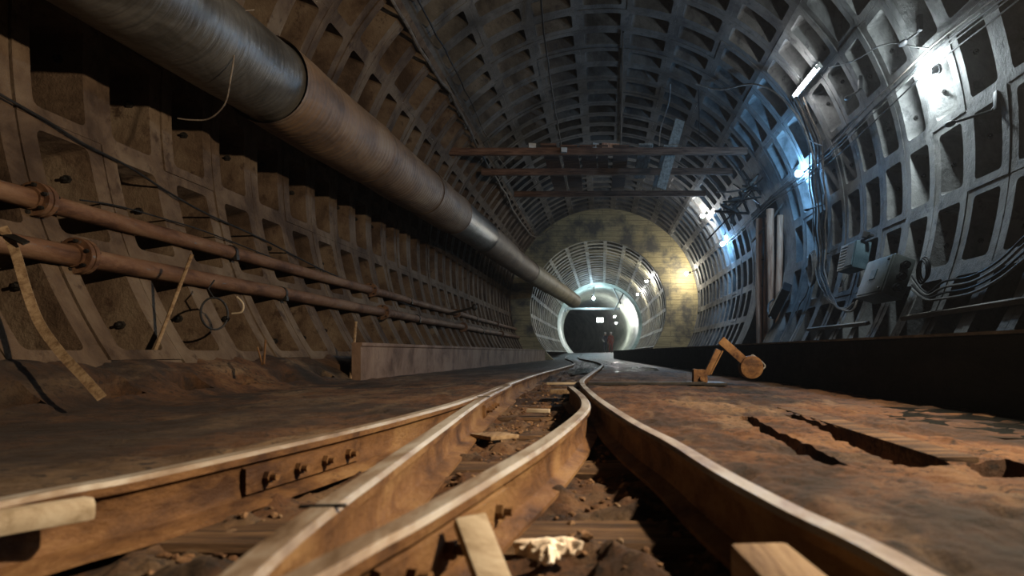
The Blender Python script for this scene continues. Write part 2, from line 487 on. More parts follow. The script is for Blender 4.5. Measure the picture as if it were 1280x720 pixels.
# ------------------------------------------------------------------ lining of rings and pockets
def lining(mb, c, yb, tb, depth, hy, ht, blank=(), skip=(), rc=.05, taper=.05, nmid=3):
    cx, cz, R = c
    gap = .006
    for i in range(len(yb) - 1):
        for j in range(len(tb) - 1):
            if (i, j) in skip: continue
            ym, B = (yb[i] + yb[i + 1]) / 2, (yb[i + 1] - yb[i]) / 2
            tm, A = (tb[j] + tb[j + 1]) / 2, abs(tb[j + 1] - tb[j]) / 2 * R
            dr = random.uniform(-.008, .008)
            def P(s, y, r):
                t = tm + s / R
                return Vector((cx + (r + dr) * cos(t), ym + y, cz + (r + dr) * sin(t)))
            Bo = B - gap
            a, b = A - ht, B - hy
            inn, out = [], []
            def arc(sx, sy, order):
                pts = [((a - rc) + rc * cos(q), (b - rc) + rc * sin(q)) for q in (0, pi / 6, pi / 3, pi / 2)]
                ous = [(A, b - rc), (A, Bo), (A, Bo), (a - rc, Bo)]
                ous[1] = (A, (b - rc + Bo) / 2 + .0); ous[2] = (A, Bo)
                z = list(zip(pts, ous))
                for p, o in (z if order else z[::-1]):
                    inn.append((p[0] * sx, p[1] * sy)); out.append((o[0] * sx, o[1] * sy))
            arc(1, 1, True)
            for k in range(nmid):
                s = (a - rc) * (1 - 2 * (k + 1) / (nmid + 1)); inn.append((s, b)); out.append((s, Bo))
            arc(-1, 1, False)
            arc(-1, -1, True)
            for k in range(nmid):
                s = -(a - rc) * (1 - 2 * (k + 1) / (nmid + 1)); inn.append((s, -b)); out.append((s, -Bo))
            arc(1, -1, False)
            n = len(inn)
            vs = [P(*o, R) for o in out] + [P(*p, R) for p in inn]
            fs = [(k, (k + 1) % n, n + (k + 1) % n, n + k) for k in range(n)]
            if (i, j) in blank:
                vs += [P(p[0], p[1], R + .004) for p in inn] + [P(0, 0, R + .004)]
            else:
                ka, kb = (a - taper) / a, (b - taper) / b
                vs += [P(p[0] * ka, p[1] * kb, R + depth) for p in inn] + [P(0, 0, R + depth)]
            fs += [(n + k, n + (k + 1) % n, 2 * n + (k + 1) % n, 2 * n + k) for k in range(n)]
            fs += [(2 * n + k, 2 * n + (k + 1) % n, 3 * n) for k in range(n)]
            # groove of the ring joint
            q = len(vs)
            ss = [-A + 2 * A * k / 6 for k in range(7)]
            for s in ss: vs += [P(s, Bo, R), P(s, Bo, R + .045), P(s, B + gap, R + .045)]
            for k in range(6):
                fs += [(q + 3 * k, q + 3 * k + 3, q + 3 * k + 4, q + 3 * k + 1), (q + 3 * k + 1, q + 3 * k + 4, q + 3 * k + 5, q + 3 * k + 2)]
            q = len(vs)
            for s in ss: vs += [P(s, -Bo, R), P(s, -Bo, R + .045)]
            for k in range(6):
                fs += [(q + 2 * k, q + 2 * k + 2, q + 2 * k + 3, q + 2 * k + 1)]
            mb.add(vs, fs)

PITCH = .704
YB = [4.83 + PITCH * n for n in range(-12, 32)]          # ring joints
STEP = radians(360 / 28)
def TH(k): return radians(187.75) - STEP * k              # k = -3 lowest left ... 18 lowest right
BIG = (TCX, TCZ, TR)
r_open = [i for i in range(len(YB) - 1) if 13.9 < YB[i] < 15.8]
r_blank = [i for i in range(len(YB) - 1) if 13.2 < YB[i] < 13.9 or 15.8 < YB[i] < 16.5]
mb = MB(); lining(mb, BIG, YB, [TH(k) for k in range(-3, 5)], .40, .135, .08)
wall_left = struct(mb.build('wall_left', M['lining_brown']), 'brown ribbed segment lining on the left')
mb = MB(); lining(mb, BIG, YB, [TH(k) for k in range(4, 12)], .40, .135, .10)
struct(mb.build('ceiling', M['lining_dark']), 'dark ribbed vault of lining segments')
tr = [TH(k) for k in range(11, 19)]                        # right: j=0 is the highest row
blank = {(i, j) for i in r_blank for j in range(1, 7)} | {(i, 1) for i in r_open}
skip = {(i, j) for i in r_open for j in range(2, 7)}
mb = MB(); lining(mb, BIG, YB, tr, .36, .12, .085, blank, skip)
wall_right = struct(mb.build('wall_right', M['lining_grey']), 'pale grey ribbed segment lining on the right')

# bolts in the near pockets
def bolt(parent, p, axis, name='bolt'):
    p, axis = Vector(p), Vector(axis).normalized()
    b = MB()
    b.cyl(p, p + axis * .012, .044, 10)
    b.cyl(p + axis * .012, p + axis * .05, .03, 6)
    b.cyl(p + axis * .04, p + axis * .075, .012, 8)
    return b.build(name, M['dark_iron'], parent)
nb = 0
for n in range(-1, 12):
    yj = 4.83 + PITCH * n - .135
    for k, rad in ((-1.5, .16), (-.5, .17), (.5, .15), (1.5, .16)):
        t = TH(k) + random.uniform(-.05, .05)
        r = TR + rad
        p = (TCX + r * cos(t), yj - .045 * rad / .36 * 1.0 + .028, TCZ + r * sin(t))
        bolt(wall_left, p, (0, -1, .0)); nb += 1
for n in range(1, 10):
    yj = 4.83 + PITCH * n - .12
    for k in (12.45, 13.5, 14.5, 15.5):
        t = TH(k) + random.uniform(-.04, .04)
        r = TR + .14
        bolt(wall_right, (TCX + r * cos(t), yj + .012, TCZ + r * sin(t)), (0, -1, 0)); nb += 1

# side opening in the right wall: a timbered recess
mb = MB()
y0, y1 = YB[r_open[0]], YB[r_open[-1] + 1]
prof = []
for a in range(-38, 22, 4):
    t = radians(a); prof.append((TCX + TR * cos(t), TCZ + TR * sin(t)))
t = radians(20.6); prof.append((TCX + TR * cos(t), TCZ + TR * sin(t)))
back = [(x + .95, z) for x, z in prof]
n = len(prof)
vs = [(x, y0, z) for x, z in prof] + [(x, y0, z) for x, z in back] + [(x, y1, z) for x, z in prof] + [(x, y1, z) for x, z in back]
fs = []
for k in range(n - 1):
    fs += [(k, k + 1, n + k + 1, n + k), (2 * n + k, 2 * n + k + 1, 3 * n + k + 1, 3 * n + k), (n + k, n + k + 1, 3 * n + k + 1, 3 * n + k)]
fs.append((n - 1, 2 * n - 1, 4 * n - 1, 3 * n - 1))
mb.add(vs, fs)
struct(mb.build('wall_recess', M['lining_dark']), 'dark recess opening in the right wall')

# portal bulkhead between the big and the small tunnel
YP = YB[-1] + .01
mb = MB()
n = 72
vs = []
for (yy) in (YP, YP + .3):
    for k in range(n):
        t = 2 * pi * k / n
        vs.append((TCX + (TR + .4) * cos(t), yy, TCZ + (TR + .4) * sin(t)))
    for k in range(n):
        t = 2 * pi * k / n
        vs.append((SCX + (SR + .02) * cos(t), yy, SCZ + (SR + .02) * sin(t)))
fs = []
for k in range(n):
    k2 = (k + 1) % n
    fs += [(k, k2, n + k2, n + k), (2 * n + k, 2 * n + k2, 3 * n + k2, 3 * n + k), (n + k, n + k2, 3 * n + k2, 3 * n + k)]
mb.add(vs, fs)
struct(mb.build('wall_portal', M['portal']), 'yellowish boarded bulkhead around the smaller tunnel mouth')

# small tunnel
YS = [YP + .05 + .90 * k for k in range(19)]
mb = MB(); lining(mb, (SCX, SCZ, SR), YS, [radians(220 - 17 * k) for k in range(16)], .36, .19, .07, rc=.04, taper=.04, nmid=2)
struct(mb.build('wall_inner', M['lining_pale']), 'pale ribbed lining of the smaller tunnel')
YE = YS[-1]

# smooth far tunnel bending to the left
mb = MB()
n = 48
rings = []
y = YE - .2
ys = []
while y < 92:
    ys.append(y); y += .5
for i, y in enumerate(ys):
    r = 2.62 + (.03 if i % 2 else 0) + (.22 if i < 1 else 0)
    for k in range(n):
        t = 2 * pi * k / n
        mb.v.append(Vector((SCX + far_shift(y) + r * cos(t), y, SCZ + r * sin(t))))
for i in range(len(ys) - 1):
    for k in range(n):
        k2 = (k + 1) % n
        mb.f.append((i * n + k, i * n + k2, (i + 1) * n + k2, (i + 1) * n + k)); mb.m.append(0)
mb.f.append(tuple((len(ys) - 1) * n + k for k in range(n))); mb.m.append(0)
struct(mb.build('wall_far', M['smooth_lining'], smooth=True), 'smooth shiny lining of the far bend')

# ------------------------------------------------------------------ rails
PROF = [(-.055, 0), (-.055, .010), (-.012, .022), (-.0075, .045), (-.0075, .085), (-.012, .098), (-.023, .103), (-.024, .119), (-.017, .128),
        (.017, .128), (.024, .119), (.023, .103), (.012, .098), (.0075, .085), (.0075, .045), (.012, .022), (.055, .010), (.055, 0)]
PMAT = [0] * 18
for k in (7, 8, 9): PMAT[k] = 1
def rail(name, path, label, cat, group=None, prof=PROF):
    o = thing(name, path[len(path) // 3], label, cat, group)
    MB().sweep(path, prof, PMAT).build('rail_bar', [M['rust'], M['rail_head']], o, smooth=True, angle=35)
    return o
ra = rail('stock_rail', PA, 'long outer rail on the left, half sunk in brown dirt', 'rail', 'outer rails of the switch')
rd = rail('stock_rail', PD, 'long outer rail on the right that bends in an S, dark on its inner side', 'rail', 'outer rails of the switch')
rb = rail('switch_blade', PB, 'inner rail that joins the left outer rail, its head worn bright', 'rail', 'inner rails of the switch')
rc_ = rail('switch_blade', PC, 'inner rail with a hooked loose tip beside the right outer rail', 'rail', 'inner rails of the switch')

def side_point(path, y, off, z):
    x = x_at(path, y); x2 = x_at(path, y + .02)
    t = Vector((x2 - x, .02, 0)).normalized()
    s = Vector((t.y, -t.x, 0))
    return Vector((x, y, 0)) + s * off + Vector((0, 0, z)), t, s
# fishplates on the web, with bolts
for root, path, ya, side in ((ra, PA, 1.75, 1), (rc_, PC, 1.05, 1), (rb, PB, 3.55, 1)):
    mbp = MB()
    pts = [side_point(path, ya + .05 * k - .25, 0, 0)[0] for k in range(11)]
    for p in pts: p.z = .057
    mbp.sweep(pts, [(.008 * side, .026), (.008 * side, .094), (.022 * side, .09), (.022 * side, .03)])
    fp = mbp.build('fishplate', M['rust'], root)
    for k in range(4):
        p, t, s = side_point(path, ya - .18 + .12 * k, .022 * side, .117)
        b = MB(); b.cyl(p, p + s * side * .014, .016, 6); b.cyl(p + s * side * .012, p + s * side * .03, .009, 8)
        b.build('bolt', M['rust'], fp)
# rail joints: narrow cuts bridged by a strap on the head
for root, path, yj in ((rb, PB, .98), (rb, PB, 3.42)):
    p, t, s = side_point(path, yj, 0, .1855)
    MB().bar(p - s * .034, p + s * .034, .010, .004).build('joint_strap', M['dark_iron'], root)

# sleepers
ys_sl = [1.3, 2.08, 2.9, 3.68, 4.4, 5.15, 5.9, 6.7, 7.5, 8.4, 9.3]
where = ['nearest seen between the two inner rails', 'under the middle of the two inner rails', 'just before the joint of the left inner rail',
         'beside the bend of the hooked inner rail', 'by the hooked tip of the loose inner rail', 'in line with the throw lever bar', 'just past the tip of the hooked inner rail',
         'second past the tip of the hooked inner rail', 'third past the tip of the hooked inner rail', 'second last before the mud', 'last one showing before the mud']
for y, w in zip(ys_sl, where):
    xa, xd = x_at(PA, y) - .12, x_at(PD, y) + .12
    th = random.uniform(-.02, .02)
    zt = .0555 + .04 * smoothstep(5, 9, y)
    b = MB()
    nn = 14
    pr = []
    for k in range(nn + 1):
        q = k / nn
        xx = xa + (xd - xa) * q
        for dy, dz in ((-.1, -.1), (-.1, -.012), (-.085, 0), (.085, 0), (.1, -.012), (.1, -.1)):
            b.v.append(Vector((xx, y + dy + th * (q - .5) + .008 * noise.noise(Vector((xx * 6, y, dy))), zt + dz + .004 * noise.noise(Vector((xx * 9, dy * 30, y))))))
    for k in range(nn):
        for m_ in range(6):
            b.f.append((k * 6 + m_, k * 6 + (m_ + 1) % 6, (k + 1) * 6 + (m_ + 1) % 6, (k + 1) * 6 + m_)); b.m.append(0)
    b.f += [tuple(range(6)), tuple(nn * 6 + k for k in range(6))]; b.m += [0, 0]
    o = b.build('sleeper', M['sleeper'], origin=((xa + xd) / 2, y, zt - .1))
    tag(o, 'muddy wooden sleeper across the track ' + w, 'sleeper', 'sleepers under the switch')

# ballast and chips in the pit (uncountable)
b = MB()
for k in range(1500):
    y = .55 + 6.5 * random.random() ** 1.7
    xa, xd = x_at(PA, y) + .07, x_at(PD, y) - .07
    u = random.random()
    x = xd - (xd - xa) * u ** 1.6 if k % 3 else random.uniform(xa, xd)
    skip_ = False
    for P_ in (PB, PC):
        if y < P_[-1].y and abs(x - x_at(P_, y)) < .065: skip_ = True
    if skip_: continue
    r = random.uniform(.003, .012)
    bm = bmesh.new(); bmesh.ops.create_icosphere(bm, subdivisions=1, radius=1); bm.verts.index_update()
    sc = Vector((random.uniform(.7, 1.4), random.uniform(.7, 1.4), random.uniform(.5, .9))) * r
    rot = Matrix.Rotation(random.uniform(0, 6), 3, 'Z') @ Matrix.Rotation(random.uniform(-.5, .5), 3, 'X')
    b.add([rot @ Vector((v.co.x * sc.x, v.co.y * sc.y, v.co.z * sc.z)) * random.uniform(.75, 1.2) + Vector((x, y, floor_h(x, y) + r * .3)) for v in bm.verts],
          [[v.index for v in f.verts] for f in bm.faces])
    bm.free()
tag(b.build('gravel', M['stone']), 'loose brown grit and chips lying between the rails', 'gravel', kind='stuff')

# ------------------------------------------------------------------ loose pieces on the ground
def loose(name, p0, p1, w, h, mat, label, cat, up=(0, 0, 1), bev=.008, group=None):
    p0, p1 = Vector(p0), Vector(p1)
    o = MB().bar(p0, p1, w, h, up, bev).build(name, mat, origin=((p0.x + p1.x) / 2, (p0.y + p1.y) / 2, min(p0.z, p1.z) - h / 2), smooth=True, angle=50)
    return tag(o, label, cat, group)
loose('wood_wedge', (-.985, .90, .158), (-.862, 1.085, .158), .036, .04, M['wood_pale'], 'pale sawn wood piece against the left outer rail', 'wood', bev=.012)
loose('wood_block', (.21, .865, .115), (.235, .56, .115), .078, .10, M['wood'], 'rough wood block lying inside the right outer rail, at the bottom edge', 'wood', bev=.008)
loose('wood_chock', (-.205, .985, .165), (-.125, .875, .045), .02, .05, M['wood_pale'], 'tan wooden chock leaning on the side of the inner rail', 'wood', up=(1, .9, .2), bev=.004)
loose('wood_chip', (-.50, 2.62, .075), (-.40, 2.72, .072), .15, .016, M['wood'], 'flat broken board end beside the left inner rail', 'wood', bev=.003)
loose('wood_offcut', (-.38, 4.95, .125), (-.2, 4.9, .125), .16, .03, M['wood'], 'tan board offcut on the dirt near the hooked rail tip', 'wood', bev=.003)
loose('wood_offcut', (-.52, 5.95, .135), (-.18, 6.0, .135), .07, .02, M['wood_pale'], 'thin pale lath across the track past the hooked rail tip', 'wood', bev=.003)
loose('wood_offcut', (-.43, 3.66, .09), (-.30, 3.64, .09), .04, .02, M['wood_pale'], 'short pale splinter on the sleeper between the inner rails', 'wood', bev=.003)
# crumpled white rag
b = MB()
c = at(683, 698, 1.12); c.z = .075
for dx, dy, r, sx, sy in ((0, 0, .026, 1.3, .9), (-.03, .012, .02, 1.5, .8), (.03, .02, .022, 1.4, .8), (.004, -.025, .02, .8, 1.3)):
    b.ball(c + Vector((dx, dy, 0)), r, 3, (sx, sy, .75), jitter=.5)
tag(b.build('rag', M['rag'], origin=(c.x, c.y, c.z - .02), smooth=True), 'crumpled whitish rag on the dirt at the bottom edge', 'rag')

# raised board edges right of the track
loose('floor_board', (.93, 1.67, .129), (.955, 3.3, .122), .11, .04, M['sleeper'], 'dusty board lying flush along the wide gap right of the track', 'board', bev=.006)

# puddles
def puddle(cx, cy, rx, ry, z, label):
    b = MB(); nn = 40
    vs = [(cx, cy, z)]
    for k in range(nn):
        t = 2 * pi * k / nn
        q = 1 + .28 * noise.noise(Vector((cos(t) * 1.5 + cx, sin(t) * 1.5 + cy, 2)))
        vs.append((cx + rx * q * cos(t), cy + ry * q * sin(t), z))
    b.add(vs, [(0, 1 + k, 1 + (k + 1) % nn) for k in range(nn)])
    return tag(b.build('puddle', M['water'], origin=(cx, cy, z)), label, 'puddle', 'puddles on the floor')
puddle(1.62, 2.75, .34, .75, .1225, 'dark puddle at the foot of the black side baulk')
puddle(.42, 11.0, .55, 1.8, .146, 'shiny wet patch right of the far rails')
puddle(.25, 17.5, .45, 2.6, .147, 'thin far water streak before the small tunnel mouth')
puddle(-.36, 10.6, .19, 1.8, .128, 'dark water standing between the far rails')

# ------------------------------------------------------------------ throw lever
base = Vector((.92, 5.55, .142))
sw = thing('throw_lever', base, 'rusty switch throw lever with a round counterweight, right of the track', 'lever')
Y0 = base.y
def tp(px, py, Y=Y0): return at(px, py, Y)
MB().box(base + Vector((-.02, 0, .012)), (.30, .34, .024), None, .004).build('base_plate', M['dark_iron'], sw)
b = MB()
pc = tp(876, 474)
for dy in (-.05, .05):
    b.box(Vector((pc.x - .01, Y0 + dy, .21)), (.12, .018, .13), None, .004)
b.box(Vector((pc.x - .055, Y0, .25)), (.03, .12, .06), None, .006)
b.cyl(Vector((pc.x + .0, Y0 - .09, .2)), Vector((pc.x + .0, Y0 + .09, .2)), .022, 10)
b.build('bracket', M['rust'], sw)
p0, p1 = tp(883, 468), tp(898, 437)
b = MB(); b.bar(p0, p1, .05, .045, (0, 1, 0), .006)
b.bar(p0 + Vector((.035, .0, .0)), p1 + Vector((.035, 0, -.01)), .012, .05, (0, 1, 0), .003)
b.build('lever_arm', M['rust'], sw, smooth=True)
p2, p3 = tp(900, 425), tp(929, 451)
d = (p3 - p2).normalized()
MB().bar(p2 - Vector((0, .035, 0)), p3 - Vector((0, .035, 0)), .022, .075, Vector((-d.z, 0, d.x)), .006).build('weight_arm', M['rust'], sw, smooth=True)
p4 = tp(938, 459)
b = MB()
pr = [(0, -.075), (.085, -.075), (.097, -.068), (.10, -.055), (.10, .035), (.09, .045), (0, .045)]
nn = 32; vs = []
for (r, yy) in pr:
    for k in range(nn): vs.append((p4.x + r * cos(2 * pi * k / nn), p4.y + yy, p4.z + r * sin(2 * pi * k / nn)))
fs = [(i * nn + k, i * nn + (k + 1) % nn, (i + 1) * nn + (k + 1) % nn, (i + 1) * nn + k) for i in range(len(pr) - 1) for k in range(nn)]
b.add(vs, fs); b.build('counterweight', M['rust'], sw, smooth=True)
b = MB(); b.tube([tp(938, 446), tp(941, 444), tp(948, 449), tp(955, 455), tp(956, 459), tp(951, 463)], .007, 8, smooth_path=4)
b.build('handle', M['pale_cable'], sw, smooth=True)
MB().bar((-.12, 5.3, .165), (.86, 5.36, .165), .06, .025, bev=.004).build('throw_bar', M['dark_iron'], sw)

# ------------------------------------------------------------------ kerbs at the sides
KL = [at(447, 475, 0), None]
kp = [Vector((-2.72, 7.06, 0)), Vector((-2.60, 12.3, 0)), Vector((-2.5, 16.6, 0)), Vector((-2.42, 21.2, 0)), Vector((-2.34, 25.6, 0))]
for k, w in enumerate(('nearest of the four panels, its end showing', 'second panel from the near end', 'third panel from the near end', 'farthest panel by the tunnel mouth')):
    a, c_ = kp[k], kp[k + 1]
    d = (c_ - a).normalized()
    a2, c2 = a + d * .01, c_ - d * .01
    pr = [(-.05, 0), (.05, 0), (.05, .37), (.065, .385), (.065, .42), (-.05, .42)]
    pts = [a2 + Vector((0, 0, .115)), (a2 + c2) / 2 + Vector((0, 0, .115)), c2 + Vector((0, 0, .115))]
    o = MB().sweep(pts, pr).build('kerb_panel', M['kerb'], origin=(a.x, a.y, .115))
    tag(o, 'long brown kerb panel below the left pipes, ' + w, 'kerb', 'brown kerb panels on the left')
bp = [Vector((2.25, -1.2, .11)), Vector((2.02, 3.0, .11)), Vector((1.55, 12, .11)), Vector((1.05, 21.5, .11)), Vector((.62, 30, .11))]
pr = [(-.10, 0), (.10, 0), (.10, .385), (.085, .40), (-.09, .40), (-.10, .39)]
bq = spline(bp, 6)
o = thing('side_baulk', bp[0], 'long low black side baulk along the right of the track', 'baulk')
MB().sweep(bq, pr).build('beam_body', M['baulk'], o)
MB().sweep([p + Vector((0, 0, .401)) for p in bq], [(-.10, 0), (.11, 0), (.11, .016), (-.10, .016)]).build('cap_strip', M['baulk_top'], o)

# ------------------------------------------------------------------ duct
dk = [(-3.22, -3.2, 2.55), (-3.13, 1.0, 2.68), (-3.05, 5.0, 2.85), (-2.99, 8.0, 2.96), (-2.94, 11.0, 3.07), (-2.87, 15, 3.22), (-2.74, 18.5, 3.24), (-2.52, 22, 3.22), (-2.12, 26.5, 3.2), (-1.80, 29.6, 3.16), (-1.44, 32.2, 3.04)]
dpath = spline([Vector(p) for p in dk], 40)
duct = thing('ventilation_duct', dk[2], 'big round ventilation duct hung along the upper left, grey then brown', 'duct')
cuts = [-3.2, 5.75, 8.0, 10.4, 12.4, 15.3, 18.4, 22.0, 26.0, 32.1]
rads = [.362, .392, .38, .385, .365, .375, .355, .37, .36]
mats = ['duct_metal', 'duct_brown', 'duct_brown', 'duct_brown', 'duct_metal', 'duct_brown', 'duct_brown', 'duct_tan_lit', 'duct_tan_lit']
def duct_pt(y):
    for a, c_ in zip(dpath, dpath[1:]):
        if a.y <= y <= c_.y:
            return a.lerp(c_, (y - a.y) / max(c_.y - a.y, 1e-6))
    return dpath[-1].copy()
for k in range(len(cuts) - 1):
    y0, y1 = cuts[k], cuts[k + 1] + .06
    step = .022 if y1 < 13 else .05
    m_ = int((y1 - y0) / step)
    pts, rs = [], []
    for i in range(m_ + 1):
        y = y0 + (y1 - y0) * i / m_
        p = duct_pt(y)
        p.x += .012 * noise.noise(Vector((y * .8, 1, 0))); p.z += .015 * noise.noise(Vector((y * .8, 7, 0)))
        q = rads[k] + (.0012 if k == 0 else .0028) * sin(2 * pi * y / .088) + .006 * noise.noise(Vector((y * 1.7, 4, k)))
        e = min(i, m_ - i) * step
        if e < .05: q += .006
        if y > 15: q += .012 * noise.noise(Vector((y * 1.1, 9, 1)))
        pts.append(p); rs.append(q)
    last = k == len(cuts) - 2
    s = MB().tube(pts, rs, 40, cap=False).build('duct_section', M[mats[k]], duct, smooth=True, angle=60)
    if k == 0 or mats[k] != 'duct_brown':
        s['label'] = {'duct_metal': 'grey metal duct section', 'duct_tan_lit': 'yellowish far section of the duct, lightened for lamp light'}[mats[k]]
# loose wire hanging on the duct
pts = [Vector((-2.72, 5.0, 3.1)), at(288, 20, 4.86), at(293, 60, 4.80), at(288, 100, 4.72), at(281, 130, 4.70), at(262, 148, 4.70), at(240, 150, 4.68), at(222, 148, 4.66)]
tag(MB().tube(pts, .0055, 6, smooth_path=6).build('loose_wire', M['brown_cable'], smooth=True, origin=pts[1]), 'thin bent wire dangling below the near end of the big duct', 'wire')

# ------------------------------------------------------------------ rusty pipes on the left wall
def pipe(name, x, z, r, flanges, clamps, label):
    o = thing(name, (x, 4, z), label, 'pipe', 'rusty pipes along the left wall')
    pts = [Vector((x + .012 * noise.noise(Vector((y * .3, z, 0))), y, z + .014 * noise.noise(Vector((y * .35, 3, z))))) for y in [-2 + .5 * k for k in range(58)]]
    MB().tube(pts, r, 20).build('pipe_body', M['rust_pipe'], o, smooth=True)
    for y in flanges:
        b = MB()
        for dy in (-.022, .022):
            b.tube([(x, y + dy - .016, z), (x, y + dy + .016, z)], r * 1.75, 24)
        b.tube([(x, y - .06, z), (x, y + .06, z)], r * 1.16, 20)
        f = b.build('flange', M['rust_pipe'], o, smooth=True, angle=30)
        if y < 12:
            for k in range(6):
                t = 2 * pi * k / 6 + .3
                c = Vector((x + r * 1.42 * cos(t), y, z + r * 1.42 * sin(t)))
                MB().cyl(c - Vector((0, .06, 0)), c + Vector((0, .06, 0)), .012, 6).build('flange_bolt', M['dark_iron'], f)
    for y in clamps:
        b = MB()
        b.tube([(x, y - .02, z), (x, y + .02, z)], r * 1.12, 16)
        b.bar((x - r, y, z - r * .9), (x - .34, y, z - r * .9), .04, .02)
        b.box((x + r * .9, y, z - r * .8), (.03, .05, .05))
        b.build('clamp', M['dark_iron'], o)
    return o
pipe('rusty_pipe', -3.60, 1.395, .062, (4.08, 9.95, 15.8, 21.7), (2.6, 6.2, 11.9, 18.2), 'upper rusty pipe along the left wall, bolted flange at its near end')
pipe('rusty_pipe', -3.47, 1.06, .068, (4.24, 10.1, 15.95, 21.9), (3.1, 6.9, 11.95, 18.4), 'lower rusty pipe along the left wall, just above the bank of mud')

# leaning strips and rods
def strip(name, pts, w, h, mat, label, cat, up):
    b = MB()
    P = spline([Vector(p) for p in pts], 6)
    u = Vector(up)
    for k, p in enumerate(P):
        t = (P[min(k + 1, len(P) - 1)] - P[max(k - 1, 0)]).normalized()
        x = t.cross(u).normalized(); z = x.cross(t)
        for sx, sz in ((-1, -1), (1, -1), (1, 1), (-1, 1)):
            b.v.append(p + x * (w / 2 * sx) + z * (h / 2 * sz))
    for k in range(len(P) - 1):
        for q in range(4):
            b.f.append((4 * k + q, 4 * k + (q + 1) % 4, 4 * k + 4 + (q + 1) % 4, 4 * k + 4 + q)); b.m.append(0)
    e = 4 * (len(P) - 1)
    b.f += [(3, 2, 1, 0), (e, e + 1, e + 2, e + 3)]; b.m += [0, 0]
    return tag(b.build(name, mat, origin=min(P, key=lambda v: v.z)), label, cat)
strip('steel_strap', [at(3, 284, 3.5), at(18, 312, 3.5), at(34, 365, 3.45), at(50, 405, 3.4), at(75, 440, 3.3), at(103, 470, 3.22), at(127, 497, 3.15)], .045, .012, M['wood'],
      'bent flat strap leaning from the lower pipe to the mud on the left', 'strap', (.5, -1, .3))
strip('steel_strap', [at(-14, 290, 3.55), at(10, 294, 3.5), at(33, 304, 3.5)], .04, .01, M['dark_iron'], 'short dark strap end over the lower pipe', 'strap', (0, -.6, 1))
def rod(pts, r, mat, label, cat='rod', name='rod', sm=4):
    P = [Vector(p) for p in pts]
    return tag(MB().tube(P, r, 8, smooth_path=sm).build(name, mat, smooth=True, origin=min(P, key=lambda v: v.z)), label, cat)
rod([at(240, 318, 4.75), at(217, 378, 4.7), at(194, 438, 4.62)], .013, M['wood'], 'thin pale rod leaning from the upper pipe to the wall foot')
rod([at(445, 402, 7.4), at(442, 440, 7.3), at(438, 474, 7.05)], .016, M['wood'], 'thin rod propped on the near end of the left kerb')
rod([at(332, 425, 5.0), at(330, 455, 4.95)], .008, M['rust'], 'short upright wire in the mud before the left kerb')
rod([at(322, 434, 5.0), at(328, 456, 4.95)], .007, M['rust'], 'short tilted wire in the mud before the left kerb')
b = MB(); c = at(268, 392, 5.2)
b.tube([c + Vector((.0, .10 * cos(t), .13 * sin(t))) + Vector((.10 * cos(t) * .5, 0, 0)) for t in [2 * pi * k / 24 for k in range(25)]], .008, 6, cap=False)
b.tube([c + Vector((0, 0, .12)), c + Vector((-.05, 0, .2)), at(268, 350, 5.25)], .006, 6)
tag(b.build('wire_loop', M['black_rubber'], smooth=True, origin=c), 'dark wire loop hung under the lower pipe on the left', 'wire')
rod([at(296, 371, 5.2), at(304, 380, 5.2), at(302, 390, 5.2), at(290, 392, 5.2)], .008, M['wood_pale'], 'small pale hook under the lower left pipe', 'hook', 'wire_hook')
rod([at(1185, 0, 1)] * 2, .001, M['rust'], 'x') if False else None
b = MB(); pw = at(593, 384, 11.6)
b.cyl(pw + Vector((-.45, 0, -.12)), pw, .022, 8); b.ball(pw, .05, 2, (1, 1, 1.3))
tag(b.build('pipe_valve', M['dark_iron'], smooth=True, origin=pw), 'dark valve stem sticking out above the left pipes', 'valve')

# ------------------------------------------------------------------ cables
def cable(pts, r, mat, label, group=None, n=6, name='cable', sm=6):
    P = [Vector(p) for p in pts]
    return tag(MB().tube(P, r, n, smooth_path=sm).build(name, mat, smooth=True, origin=P[0]), label, 'cable', group)
W = onwall
cable([W(-40, 92, .03), W(0, 118, .03), W(60, 152, .03), W(105, 180, .03), W(160, 208, .03), W(210, 240, .03), W(260, 268, .03), W(330, 300, .03), W(420, 345, .03), W(520, 385, .03)], .009, M['black_rubber'],
      'thin black cable sagging across the ribs of the left wall')
cable([W(100, 250, .03), W(145, 257, .03), W(200, 272, .03), W(258, 290, .03), W(330, 318, .03), W(400, 345, .03)], .006, M['black_rubber'], 'very thin black wire above the upper rusty pipe')
def wob(P, a=.03):
    P = spline([Vector(p) for p in P], 5)
    return [p + Vector((a * noise.noise(p * 1.9), 0, a * noise.noise(p * 1.9 + Vector((5, 5, 5))))) for p in P]
cable(wob([W(455, -50, .08), W(490, 0, .08), W(512, 35, .08), W(528, 65, .08), W(548, 96, .08), W(570, 130, .1), W(585, 158, .1), W(602, 195, .1), W(622, 225, .1), W(645, 268, .1), W(664, 295, .1)]), .028, M['brown_cable'],
      'thick grey brown cable running along the upper left of the vault', sm=2, n=8)
cable(wob([W(500, -40, .12), W(522, 0, .12), W(547, 45, .15), W(568, 86, .15), W(590, 130, .15), W(606, 165, .15), W(625, 200, .1), W(645, 222, .1)]), .013, M['black_rubber'], 'thin black cable beside the thick one under the vault', sm=2)
cable(wob([W(668, -40, .1), W(676, 0, .2), W(681, 50, .3), W(688, 100, .35), W(696, 150, .4), W(704, 195, .4), W(711, 240, .3), W(716, 262, .2)]), .016, M['black_rubber'], 'long black cable hanging along the crown of the vault', sm=2)
cable([W(690, -30, .05), W(779, 40, .05), W(776, 180, .05)][1:], .02, M['black_rubber'], 'straight black cable pinned along the crown joint', sm=4)
cable([W(640, 262, .1), W(668, 296, .12), W(690, 285, .12), W(702, 281, .12), W(712, 300, .2), W(722, 322, .3), W(724, 345, .3)], .02, M['brown_cable'], 'sagging cable that drops over the tunnel mouth')
